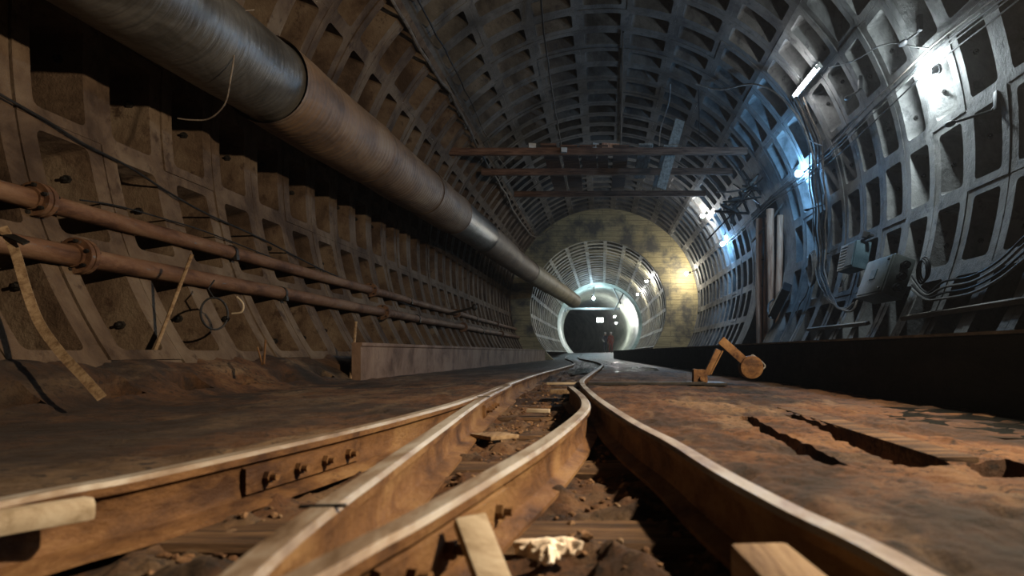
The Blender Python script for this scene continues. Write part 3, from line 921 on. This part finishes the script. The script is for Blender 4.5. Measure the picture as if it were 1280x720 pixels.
cable([W(870, 105, .12), W(900, 112, .1), W(940, 105, .1), W(972, 118, .1), W(1000, 150, .1), W(1012, 180, .1), W(1020, 210, .1)], .016, M['pale_cable'], 'pale cable looping from the vault to the second bulb')
cable([W(838, 105, .15), W(836, 128, .35), W(826, 160, .5), W(824, 182, .5)], .016, M['pale_cable'], 'short pale cable hanging above the timber staging')
cable([W(873, 112, .2), W(874, 150, .45), W(873, 196, .6)], .012, M['black_rubber'], 'black hanger wire by the right end of the staging')
# right-hand runs past the lamps
for k, (o_, r_, m_, w_) in enumerate(((0, .010, 'brown_cable', 'topmost'), (9, .013, 'black_rubber', 'second'), (15, .008, 'pale_cable', 'third'), (26, .010, 'black_rubber', 'lowest'))):
    cable([W(1300, -48 + o_, .05), W(1245, -4 + o_, .05), W(1200, 30 + o_, .05), W(1162, 60 + o_, .05), W(1120, 100 + o_, .06), W(1080, 138 + o_, .06), W(1040, 182 + o_ * .7, .06), W(1004, 214 + o_ * .5, .06),
           W(960, 250 + o_ * .3, .06), W(925, 285 + o_ * .3, .06), W(905, 303 + o_ * .2, .06)], r_, M[m_], w_ + ' of the four cables strung past the bulbs on the right wall', 'cables past the bulbs')
cable([W(1160, 60, .06), W(1140, 58, .1), W(1120, 54, .08), W(1098, 58, .08), W(1075, 72, .08), W(1055, 80, .06), W(1036, 84, .06)], .008, M['pale_cable'], 'thin pale wire from the large bulb to the tube lamp')
cable([W(992, 122, .08), W(996, 140, .05), W(1002, 160, .05), W(1012, 175, .05), W(1028, 182, .05)], .009, M['pale_cable'], 'thin pale wire dropping from the tube lamp')
names = ('first', 'second', 'third', 'fourth', 'fifth')
for k in range(5):
    o_ = k * 4.5
    cable(wob([W(985 + o_, 120, .05), W(1003 + o_, 160, .06), W(1012 + o_, 215, .08), W(1015 + o_, 262, .1), W(1017 + o_ * .8, 310, .1), W(1022 + o_ * .6, 345, .12), W(1030 + o_ * .7, 368 + o_ * .6, .12), W(1046 + o_, 384 + o_ * .3, .1), W(1064 + o_ * .5, 384 - o_ * .4, .08)], .05),
          .013 + .002 * (k % 3), M[('pale_cable', 'black_rubber', 'brown_cable', 'black_rubber', 'brown_cable')[k]], names[k] + ' cable from the left in the bundle dropping below the second bulb', 'bundle below the second bulb', sm=2)
b = MB(); c = W(1015, 338, .14); c0 = c.copy()
for k in range(4):
    ph = .3 * k
    b.tube([c + Vector((.02 * k - .03, (.13 + .012 * k) * cos(t + ph), .30 * sin(t + ph) + .02 * k)) for t in [2 * pi * q / 28 for q in range(29)]], .012, 6, cap=False)
tag(b.build('cable_coil', M['pale_cable'], smooth=True, origin=c0), 'coil of pale cable hung below the second bulb', 'coil')
cable([W(1012, 352, .1), W(1008, 368, .1), W(1000, 380, .08), W(996, 392, .08)], .011, M['black_rubber'], 'tail of cable hanging from the coil')
for k in range(4):
    o_ = k * 7
    cable([W(1140, 345 + o_ * .8, .2), W(1158, 366 + o_ * .4, .14), W(1180, 352 + o_, .1), W(1215, 345 + o_, .08), W(1250, 325 + o_ * 1.1, .08), W(1285, 292 + o_ * 1.4, .08), W(1340, 250 + o_ * 1.8, .08)], .012 + .003 * (k % 2), M[('black_rubber', 'pale_cable', 'black_rubber', 'pale_cable')[k]],
          ('topmost', 'second', 'third', 'lowest')[k] + ' cable running from the green junction box along the right wall', 'cables at the green junction box')
b = MB(); c = W(1152, 340, .18)
for k in range(3):
    b.tube([c + Vector((.02 * k, .11 * cos(t), .13 * sin(t) + .02 * k)) for t in [2 * pi * q / 24 for q in range(25)]], .011, 6, cap=False)
tag(b.build('cable_coil', M['black_rubber'], smooth=True, origin=c), 'knot of black cable loops beside the green junction box', 'coil')
# long flat bars along the foot of the right wall
for q, (px0, py0, px1, py1, w) in enumerate(((1128, 398, 1300, 372, 'lower'), (1010, 412, 1085, 404, 'far'))):
    a, c_ = W(px0, py0, .04), W(px1, py1, .04)
    o = MB().bar(a, c_, .05, .06, (1, 0, .4), .004).build('wall_bar', M['wood_grey'], origin=a)
    tag(o, 'grey ' + w + ' bar fixed across the ribs at the foot of the right wall', 'bar')

# ------------------------------------------------------------------ boxes on the right wall
def frame_at(p):
    t = math.atan2(p.z - TCZ, p.x - TCX)
    nrm = Vector((-cos(t), 0, -sin(t))); up = Vector((-sin(t), 0, cos(t)))
    if up.z < 0: up = -up
    y = Vector((0, 1, 0))
    return nrm, y, up
def wall_box(c, along, high, deep, mat, name, label, cat):
    nrm, y, up = frame_at(c)
    rot = Matrix((y, nrm, up)).transposed()
    o = thing(name, c, label, cat)
    def L(a, n_, u): return c + y * a + nrm * n_ + up * u
    MB().box(L(0, 0, 0), (along, deep, high), rot, .018).build('body', mat, o, smooth=True)
    return o, L, rot
c = W(1106, 350, .28)
o, L, rot = wall_box(c, .78, .50, .26, M['box_green'], 'junction_box', 'large grey green junction box on the right wall', 'electrical box')
MB().box(L(0, .137, 0), (.72, .02, .45), rot, .008).build('door', M['box_green'], o, smooth=True)
MB().box(L(.02, .151, .02), (.16, .012, .13), rot, .004).build('name_plate', M['box_blue'], o)
for s_ in (-.18, .18):
    MB().cyl(L(-.30, .145, s_), L(-.30, .165, s_), .018, 10).build('door_screw', M['dark_iron'], o)
for k, u in enumerate((-.14, 0, .14)):
    b = MB(); b.cyl(L(-.39, -.01, u), L(-.45, -.01, u), .05, 14); b.cyl(L(-.45, -.01, u), L(-.50, -.01, u), .032, 12)
    b.build('cable_gland', M['dark_iron'], o, smooth=True)
c = W(1067, 322, .2)
o, L, rot = wall_box(c, .62, .40, .22, M['box_blue'], 'transformer_box', 'blue grey vented box left of the junction box', 'electrical box')
b = MB()
for k in range(8): b.box(L(.12 + .0 * k, .114, -.16 + .045 * k), (.30, .012, .02), rot, .003)
b.build('vent_slats', M['white_paint'], o)
MB().box(L(-.16, .118, 0), (.26, .016, .34), rot, .006).build('cover', M['box_blue'], o)
b = MB()
b.bar(L(-.5, -.02, .25), L(.3, -.02, .25), .03, .05, L(0, 1, 0) - L(0, 0, 0)); b.box(L(-.36, .02, .27), (.06, .1, .09), rot, .01)
b.build('mounting_rail', M['dark_iron'], o)
c = W(1051, 362, .12); nrm, y, up = frame_at(c)
b = MB(); b.box(c, (.02, .16, .07), None, .004); b.tube([c, c + Vector((.02, -.05, .1)), c + Vector((.05, -.1, .2))], .006, 6)
tag(b.build('white_tag', M['white_paint'], origin=c), 'small white tag tied to the hanging cables', 'tag')
c = W(976, 376, .15)
o = thing('choke_box', c, 'black slanted box with a wire handle below the timber props', 'electrical box')
MB().bar(W(966, 394, .15), W(984, 358, .15), .30, .18, (1, -.5, 0), .02).build('body', M['black_rubber'], o)
b = MB(); b.tube([W(964, 398, .2), W(960, 390, .25), W(961, 380, .25), W(967, 374, .2)], .018, 6, smooth_path=4); b.build('wire_handle', M['pale_cable'], o, smooth=True)

# cable hooks
for px, py, ln, lab in ((1243, 138, .62, 'black cable hook sticking out at the large bulb'), (1030, 256, .5, 'dark hook below the second bulb'), (1076, 112, .3, 'small hook between the tube lamp and the large bulb'), (1150, 40, .3, 'dark clip above the large bulb')):
    p = W(px, py, .0); nrm, y, up = frame_at(p)
    tip = p + nrm * ln * .45 + y * ln * .5
    b = MB(); b.tube([p + up * .05 - y * .05, p + nrm * .03, tip], .014, 8)
    b.ball(tip, .05, 2, (1, 1.6, .55)); b.box(p + up * .08 - y * .06, (.05, .06, .18), None, .006)
    tag(b.build('cable_hook', M['black_rubber'], smooth=True, origin=p), lab, 'hook', 'cable hooks on the right wall')

# ------------------------------------------------------------------ lamps
def lamp(p, col, strength, label, r=.06, name='bulb_lamp', big=True, wallc=BIG):
    p = Vector(p)
    t = math.atan2(p.z - wallc[1], p.x - wallc[0])
    out = Vector((cos(t), 0, sin(t)))
    o = thing(name, p, label, 'lamp')
    b = MB(); pr = [(0, 1.0), (.55, .85), (.95, .35), (1.0, -.1), (.75, -.6), (.45, -1.0), (.42, -1.25)]
    up = out
    x = up.cross(Vector((0, 1, 0))).normalized(); yv = Vector((0, 1, 0))
    nn = 14; vs = []
    for (q, h) in pr:
        for k in range(nn):
            vs.append(p - up * h * r + (x * cos(2 * pi * k / nn) + yv * sin(2 * pi * k / nn)) * q * r)
    fs = [(i * nn + k, i * nn + (k + 1) % nn, (i + 1) * nn + (k + 1) % nn, (i + 1) * nn + k) for i in range(len(pr) - 1) for k in range(nn)]
    b.add(vs, fs)
    b.build('bulb', glow('lamp_glow', col, strength), o, smooth=True)
    b = MB(); b.cyl(p + up * 1.2 * r, p + up * (1.2 * r + .09), r * .62, 12); b.cyl(p + up * (1.2 * r + .09), p + up * (1.2 * r + .12), r * .8, 12)
    b.build('socket', M['black_rubber'], o, smooth=True)
    if big:
        rest = (TR if wallc is BIG else wallc[2]) - sqrt((p.x - wallc[0]) ** 2 + (p.z - wallc[1]) ** 2)
        b = MB(); b.tube([p + up * (1.2 * r + .1), p + up * max(rest, .2)], .012, 6); b.build('bracket', M['dark_iron'], o)
    return o
WHITE, COOL, BLUE, WARM = (1, .97, .90), (.80, .92, 1.0), (.22, .54, 1.0), (1.0, .77, .52)
lamp(W(1153, 92, .10), (.82, .95, 1.0), 1330, 'large glaring bulb high on the right wall', .07)
lamp(W(998, 217, .16), BLUE, 1596, 'bluish glaring bulb where the cable bundle drops')
lamp(W(878, 270, .16), WHITE, 1197, 'white bulb below the right end of the timber staging')
lamp(W(903, 305, .16), BLUE, 1330, 'bluish bulb just right of the tunnel mouth')
lamp(at(858, 342, YP - .8), (1, .92, .74), 1300, 'bulb hung before the boarded bulkhead, lighting its right side')
SML = (SCX, SCZ, SR)
lamp(W(808, 352, .25, SML), WHITE, 1463, 'nearer of the two bulbs inside the small tunnel', wallc=SML)
lamp(W(797, 368, .25, SML), WHITE, 1463, 'farther of the two bulbs inside the small tunnel', wallc=SML)
lamp(at(742, 373, 43.4), (.6, .86, 1.0), 1000, 'small bluish lamp hanging on a stem in the far tunnel', .09, big=False)
lamp(at(768, 396, 50), WHITE, 798, 'upper of the two white bulbs on the far right wall', .08, big=False)
lamp(at(770, 404, 51), WHITE, 798, 'lower of the two white bulbs on the far right wall', .08, big=False)
# work floodlight on a stand behind the side baulk, just right of the camera
fl = Vector((2.45, 1.75, 2.42)); aim = Vector((-3.0, 3.6, 1.55))
o = thing('flood_lamp', (2.62, 1.70, .12), 'warm work floodlight on a stand behind the black baulk, out of view', 'lamp')
dn = (aim - fl).normalized()
b = MB(); b.tube([fl - dn * .26, fl - dn * .24, fl - dn * .05, fl + dn * .02], [.02, .08, .11, .12], 20, cap=False); b.cyl(fl - dn * .34, fl - dn * .25, .05, 12)
b.build('lamp_shade', M['dark_iron'], o, smooth=True)
b = MB(); b.tube([(2.62, 1.70, .5), (2.62, 1.70, 2.42), fl - dn * .3], .018, 8)
b.build('pole', M['dark_iron'], o)
for k in range(3):
    t = 2 * pi * k / 3
    b = MB(); b.tube([(2.62, 1.70, .55), (2.62 + .30 * cos(t), 1.70 + .30 * sin(t), .10)], .014, 8); b.build('leg', M['dark_iron'], o)
ld = bpy.data.lights.new('flood', 'SPOT'); ld.energy = 1640; ld.color = WARM; ld.shadow_soft_size = .07; ld.spot_size = radians(130); ld.spot_blend = .3
lo = bpy.data.objects.new('flood', ld); lo.parent = o; lo.location = fl + dn * .04 - o.location; lo.rotation_euler = dn.to_track_quat('-Z', 'Y').to_euler(); COL.objects.link(lo)
# tube lamp
a, c_ = W(992, 120, .16), W(1021, 84, .16)
o = thing('tube_lamp', (a + c_) / 2, 'long white tube lamp on the upper right wall', 'lamp')
MB().tube([a, c_], .022, 12).build('tube', glow('tube_glow', (.95, .97, 1.0), 119), o, smooth=True)
nrm, y, up = frame_at((a + c_) / 2)
MB().bar(a - nrm * .06, c_ - nrm * .06, .09, .05, nrm, .006).build('housing', M['white_paint'], o)
for e in (a, c_): MB().cyl(e - nrm * .05, e + nrm * .022, .03, 10).build('end_holder', M['white_paint'], o)
# lit panel far down the tunnel
pc = at(750, 400, 58)
o = thing('light_panel', pc, 'small lit white panel on the far tunnel wall', 'lamp')
MB().box(pc, (.62, .05, .42), None, .01).build('panel_glass', glow('panel_glow', (.9, 1, .95), 5), o)
MB().box(pc + Vector((0, .05, 0)), (.7, .06, .5), None, .01).build('panel_frame', M['dark_iron'], o)

# ------------------------------------------------------------------ timber staging under the vault
ZS = 4.75
def beam(xa, xb, y, z, lab):
    o = MB().bar((xa, y, z), (xb, y, z + .02), .10, .15, bev=.006).build('staging_beam', M['wood_dark'], origin=((xa + xb) / 2, y, z))
    tag(o, lab, 'beam', 'cross beams of the staging')
beam(-3.33, 3.12, 13.8, ZS, 'dark timber cross beam of the staging, the nearest')
beam(-2.9, 3.12, 15.35, ZS, 'dark timber cross beam of the staging, the middle one')
beam(-2.4, 2.80, 17.4, ZS - .02, 'dark timber cross beam of the staging, the farthest')
for (x, w, y0, y1, m_, lab) in ((-1.15, .34, 13.6, 17.7, 'wood_dark', 'wide dark plank of the staging, first from the left'), (-.72, .36, 13.7, 17.6, 'wood_dark', 'wide dark plank of the staging, second from the left'),
                                (-.32, .34, 13.7, 15.6, 'wood_dark', 'wide dark plank of the staging, third from the left and short'), (-.0, .24, 13.7, 15.5, 'wood_dark', 'narrow reddish plank at the middle of the staging'),
                                (.40, .34, 13.7, 17.7, 'wood_dark', 'long reddish plank right of the middle of the staging'),
                                (.92, .29, 13.6, 16.2, 'wood_grey', 'short pale plank of the staging, right part'), (1.46, .29, 13.7, 17.7, 'wood_grey', 'long pale plank of the staging, the rightmost')):
    o = MB().bar((x, y0, ZS + .105), (x + .02, y1, ZS + .105), w, .04, bev=.004).build('staging_plank', M[m_], origin=(x, y0, ZS + .08))
    tag(o, lab, 'plank', 'planks of the staging')
a, c_ = at(823, 246, 15.0), at(849, 152, 13.6)
a.z = max(a.z, 4.0)
o = MB().bar(at(826, 236, 14.05), at(850, 150, 14.05), .22, .05, (.2, -1, 0), .004).build('leaning_plank', M['wood_grey'], origin=at(826, 236, 14.05))
tag(o, 'pale plank standing on end against the right of the staging', 'plank')
for (px, py, m_, w, lab) in ((665, 183, 'white_paint', .16, 'pale block on the nearest staging beam, leftmost'), (705, 193, 'white_paint', .13, 'pale block on the front of the nearest staging beam'), (744, 182, 'white_paint', .14, 'pale block at the middle of the nearest staging beam'),
                             (763, 183, 'wood_pink', .38, 'reddish board piece on the nearest staging beam'), (808, 182, 'wood_grey', .28, 'grey board piece on the nearest staging beam')):
    p = at(px, py, 13.8); p.z = ZS + .125 if py < 190 else ZS + .0; 
    if py >= 190: p.y = 13.69
    o = MB().box(p, (w, .12, .1), Matrix.Rotation(random.uniform(-.3, .3), 3, 'Z'), .01).build('wood_block', M[m_], origin=p - Vector((0, 0, .05)))
    tag(o, lab, 'block', 'blocks on the staging')
# rods and junk by the right end of the staging
for k, (p0, p1, r) in enumerate((((884, 300, 16), (968, 204, 14.2), .02), ((905, 262, 15.5), (952, 214, 14.3), .03), ((925, 248, 15), (975, 198, 13.6), .018), ((940, 302, 15), (985, 246, 13.4), .025), ((896, 240, 15.5), (945, 232, 14.3), .02))):
    rod([at(*p0), (at(*p0) + at(*p1)) / 2 + Vector((0, 0, -.05)), at(*p1)], r, M[('dark_iron', 'wood_grey', 'dark_iron', 'wood_grey', 'pale_cable')[k]],
        ('long dark rod slanting up to the right of the staging', 'pale slanted stick in the tangle right of the staging', 'dark rod by the concrete lintel of the recess', 'pale stick slanting before the timber props', 'thin pale rod lying across the tangle')[k])
# tangle of dark sheet at the top of the recess
b = MB()
for k in range(22):
    p = at(912 + 2.6 * k, 264 - 2.3 * k + random.uniform(-9, 9), 14.6 + random.uniform(-.3, .3))
    q = Vector((random.uniform(-.45, .45), random.uniform(-.3, .3), random.uniform(-.1, .35)))
    b.bar(p - q, p + q, random.uniform(.02, .07), random.uniform(.02, .05), (.1, .2, 1))
p0 = at(940, 250, 14.6)
tag(b.build('scrap_bundle', M['dark_iron'], origin=p0), 'dark bundle of scrap jammed above the recess on the right', 'scrap', kind='stuff')
# timber props in the recess
for k, (px, w, zt, ln) in enumerate(((949, .15, 3.5, 0), (957, .14, 3.45, .05), (965, .17, 3.55, -.04), (972, .14, 3.35, .06))):
    y = (14.7, 14.35, 13.95, 13.65)[k]
    x = (px - VX) / FPX * y
    rr = sqrt(max(0, (TR) ** 2 - (1.2 - TCZ) ** 2))
    b = MB(); P = [Vector((x + ln * q + .02 * noise.noise(Vector((q * 3, k, 0))), y, .3 + (zt - .3) * q)) for q in [i / 8 for i in range(9)]]
    b.tube(P, [w * .5 * (1 + .1 * noise.noise(Vector((i, k, 2)))) for i in range(9)], 10)
    o = b.build('timber_prop', M['wood_pink'], smooth=True, origin=P[0])
    tag(o, ('first', 'second', 'third', 'last')[k] + ' reddish timber prop from the left in the recess of the right wall', 'prop', 'timber props in the recess')
for z, px0, px1, w in ((2.55, 944, 975, 'upper'), (1.95, 944, 975, 'lower')):
    a, c_ = Vector(((px0 - VX) / FPX * 15.1, 15.1, z)), Vector(((px1 - VX) / FPX * 14.0, 14.0, z + .1))
    rod([a, (a + c_) / 2 - Vector((.08, 0, .05)), c_], .016, M['black_rubber'], w + ' dark wire tied round the timber props', 'wire', 'tie_wire')

# ------------------------------------------------------------------ far tunnel gear and people
p = at(740, 386, 44)
o = thing('cross_bar', p, 'white horizontal bar across the mouth of the far tunnel', 'bar')
a, c_ = at(700, 386, 44), at(775, 386, 44)
MB().bar(a, c_, .12, .14, bev=.01).build('bar_body', M['white_paint'], o)
MB().box(at(704, 387, 43.9), (.42, .2, .34), None, .02).build('end_plate', M['white_paint'], o)
rod([at(743, 350, 43.4), at(742, 371, 43.4)], .04, M['white_paint'], 'white stem holding the far bluish lamp', 'stem', 'lamp_stem')
# steel trestle right of the far bar
rod([at(766, 358, 43.2), at(776, 380, 43.2)], .05, M['white_paint'], 'white brace falling to the right end of the far bar', 'brace', 'steel_brace')
rod([at(779, 367, 43.2), at(768, 388, 43.2)], .05, M['white_paint'], 'white brace rising from the right end of the far bar', 'brace', 'steel_brace')

def person(px, foot_py, Y, face, cloth, label, arm):
    g = at(px, foot_py, Y)
    g.z = floor_h(0, 44) + 0.0
    o = thing('person', g, label, 'person')
    J = {'pel': (0, 0, .95), 'che': (0, .01, 1.30), 'nek': (0, .0, 1.50), 'hd1': (0, -.02, 1.58), 'hd2': (0, -.03, 1.70),
         'sl': (-.19, 0, 1.43), 'el': (-.26, .02, 1.15), 'wl': (-.20, -.16, .98) if arm else (-.28, -.02, .88), 'hl': (-.14, -.24, 1.0) if arm else (-.28, -.03, .78),
         'sr': (.19, 0, 1.43), 'er': (.25, .02, 1.15), 'wr': (.25, -.06, .90), 'hr': (.25, -.08, .80),
         'tl': (-.10, 0, .90), 'kl': (-.12, -.02, .50), 'al': (-.13, .02, .09), 'fl': (-.14, -.16, .045),
         'tr': (.10, 0, .90), 'kr': (.12, -.03, .50), 'ar': (.13, .01, .09), 'fr': (.15, -.17, .045)}
    Rr = {'pel': .15, 'che': .17, 'nek': .06, 'hd1': .085, 'hd2': .095, 'sl': .085, 'el': .055, 'wl': .038, 'hl': .04, 'sr': .085, 'er': .055, 'wr': .038, 'hr': .04,
          'tl': .10, 'kl': .07, 'al': .05, 'fl': .04, 'tr': .10, 'kr': .07, 'ar': .05, 'fr': .04}
    E = [('pel', 'che'), ('che', 'nek'), ('nek', 'hd1'), ('hd1', 'hd2'), ('che', 'sl'), ('sl', 'el'), ('el', 'wl'), ('wl', 'hl'), ('che', 'sr'), ('sr', 'er'), ('er', 'wr'), ('wr', 'hr'),
         ('pel', 'tl'), ('tl', 'kl'), ('kl', 'al'), ('al', 'fl'), ('pel', 'tr'), ('tr', 'kr'), ('kr', 'ar'), ('ar', 'fr')]
    ks = list(J)
    rot = Matrix.Rotation(face, 3, 'Z')
    me = bpy.data.meshes.new('body')
    me.from_pydata([rot @ Vector(J[k]) for k in ks], [(ks.index(a), ks.index(c_)) for a, c_ in E], [])
    ob = bpy.data.objects.new('body', me); COL.objects.link(ob)
    md = ob.modifiers.new('skin', 'SKIN')
    for i, k in enumerate(ks):
        me.skin_vertices[0].data[i].radius = (Rr[k], Rr[k])
    me.skin_vertices[0].data[0].use_root = True
    ob.modifiers.new('sub', 'SUBSURF').levels = 2
    dg = bpy.context.evaluated_depsgraph_get()
    m2 = bpy.data.meshes.new_from_object(ob.evaluated_get(dg))
    bpy.data.objects.remove(ob)
    m2.materials.clear()
    m2.materials.append(cloth); m2.materials.append(M['skin']); m2.materials.append(M['dark_iron'])
    for f in m2.polygons:
        c_ = rot.inverted() @ f.center
        f.material_index = 1 if c_.z > 1.52 or (abs(c_.x) > .12 and c_.z < .93 and c_.z > .7 and abs(c_.x) > .2) else (2 if c_.z < .13 else 0)
    m2.shade_smooth()
    body = bpy.data.objects.new('body', m2); body.parent = o; COL.objects.link(body)
    b = MB(); b.ball(g + rot @ Vector((0, .0, 1.74)), .125, 3, (1, 1.1, .78)); b.tube([g + rot @ Vector((0, -.02, 1.70)), g + rot @ Vector((0, -.02, 1.72))], .145, 20)
    b.build('helmet', M['white_paint'], o, smooth=True)
    b = MB(); q = rot @ Vector((0, -.115, 1.635)); b.ball(g + q, .022, 2); b.build('nose', M['skin'], o, smooth=True)
    if arm:
        b = MB(); b.tube([g + rot @ Vector(p_) for p_ in ((-.27, .03, 1.16), (-.20, -.16, .99), (-.15, -.22, 1.0))], [.066, .052, .05], 10)
        b.build('pale_sleeve', M['white_paint'], o, smooth=True)
    return o
person(756.5, 439, 57, .5, M['navy'], 'person in dark overalls with a pale sleeve standing far down the tunnel', True)
person(763.5, 439, 56.2, -.4, M['red_cloth'], 'person in a dark red jacket behind the one in dark overalls', False)

# ------------------------------------------------------------------ world, camera, view
w = bpy.data.worlds.new('world'); SC.world = w; w.use_nodes = True
bg = w.node_tree.nodes['Background']
bg.inputs[0].default_value = (.20, .55, .70, 1); bg.inputs[1].default_value = .05
vsn = w.node_tree.nodes.new('ShaderNodeVolumeScatter')
vsn.inputs['Density'].default_value = .001; vsn.inputs['Anisotropy'].default_value = .75
w.node_tree.links.new(vsn.outputs[0], w.node_tree.nodes['World Output'].inputs['Volume'])

cd = bpy.data.cameras.new('camera'); cam = bpy.data.objects.new('camera', cd); COL.objects.link(cam)
cam.location = (0, 0, CAM_Z); cam.rotation_euler = (pi / 2, 0, 0)
cd.sensor_width = 36; cd.lens = FPX / 1280 * 36
cd.shift_x = (640 - VX) / 1280; cd.shift_y = (VY - 360) / 1280
cd.clip_start = .02; cd.clip_end = 300
cd.dof.use_dof = True; cd.dof.focus_distance = 9.0; cd.dof.aperture_fstop = 3.6
SC.camera = cam
vs_ = SC.view_settings
vs_.view_transform = 'Standard'; vs_.look = 'None'; vs_.exposure = 0.0; vs_.gamma = 1.0; vs_.use_curve_mapping = False
SC.cycles.use_denoising = True
SC.cycles.max_bounces = 6
SC.cycles.diffuse_bounces = 2
SC.cycles.sample_clamp_indirect = 4
SC.cycles.use_light_tree = True
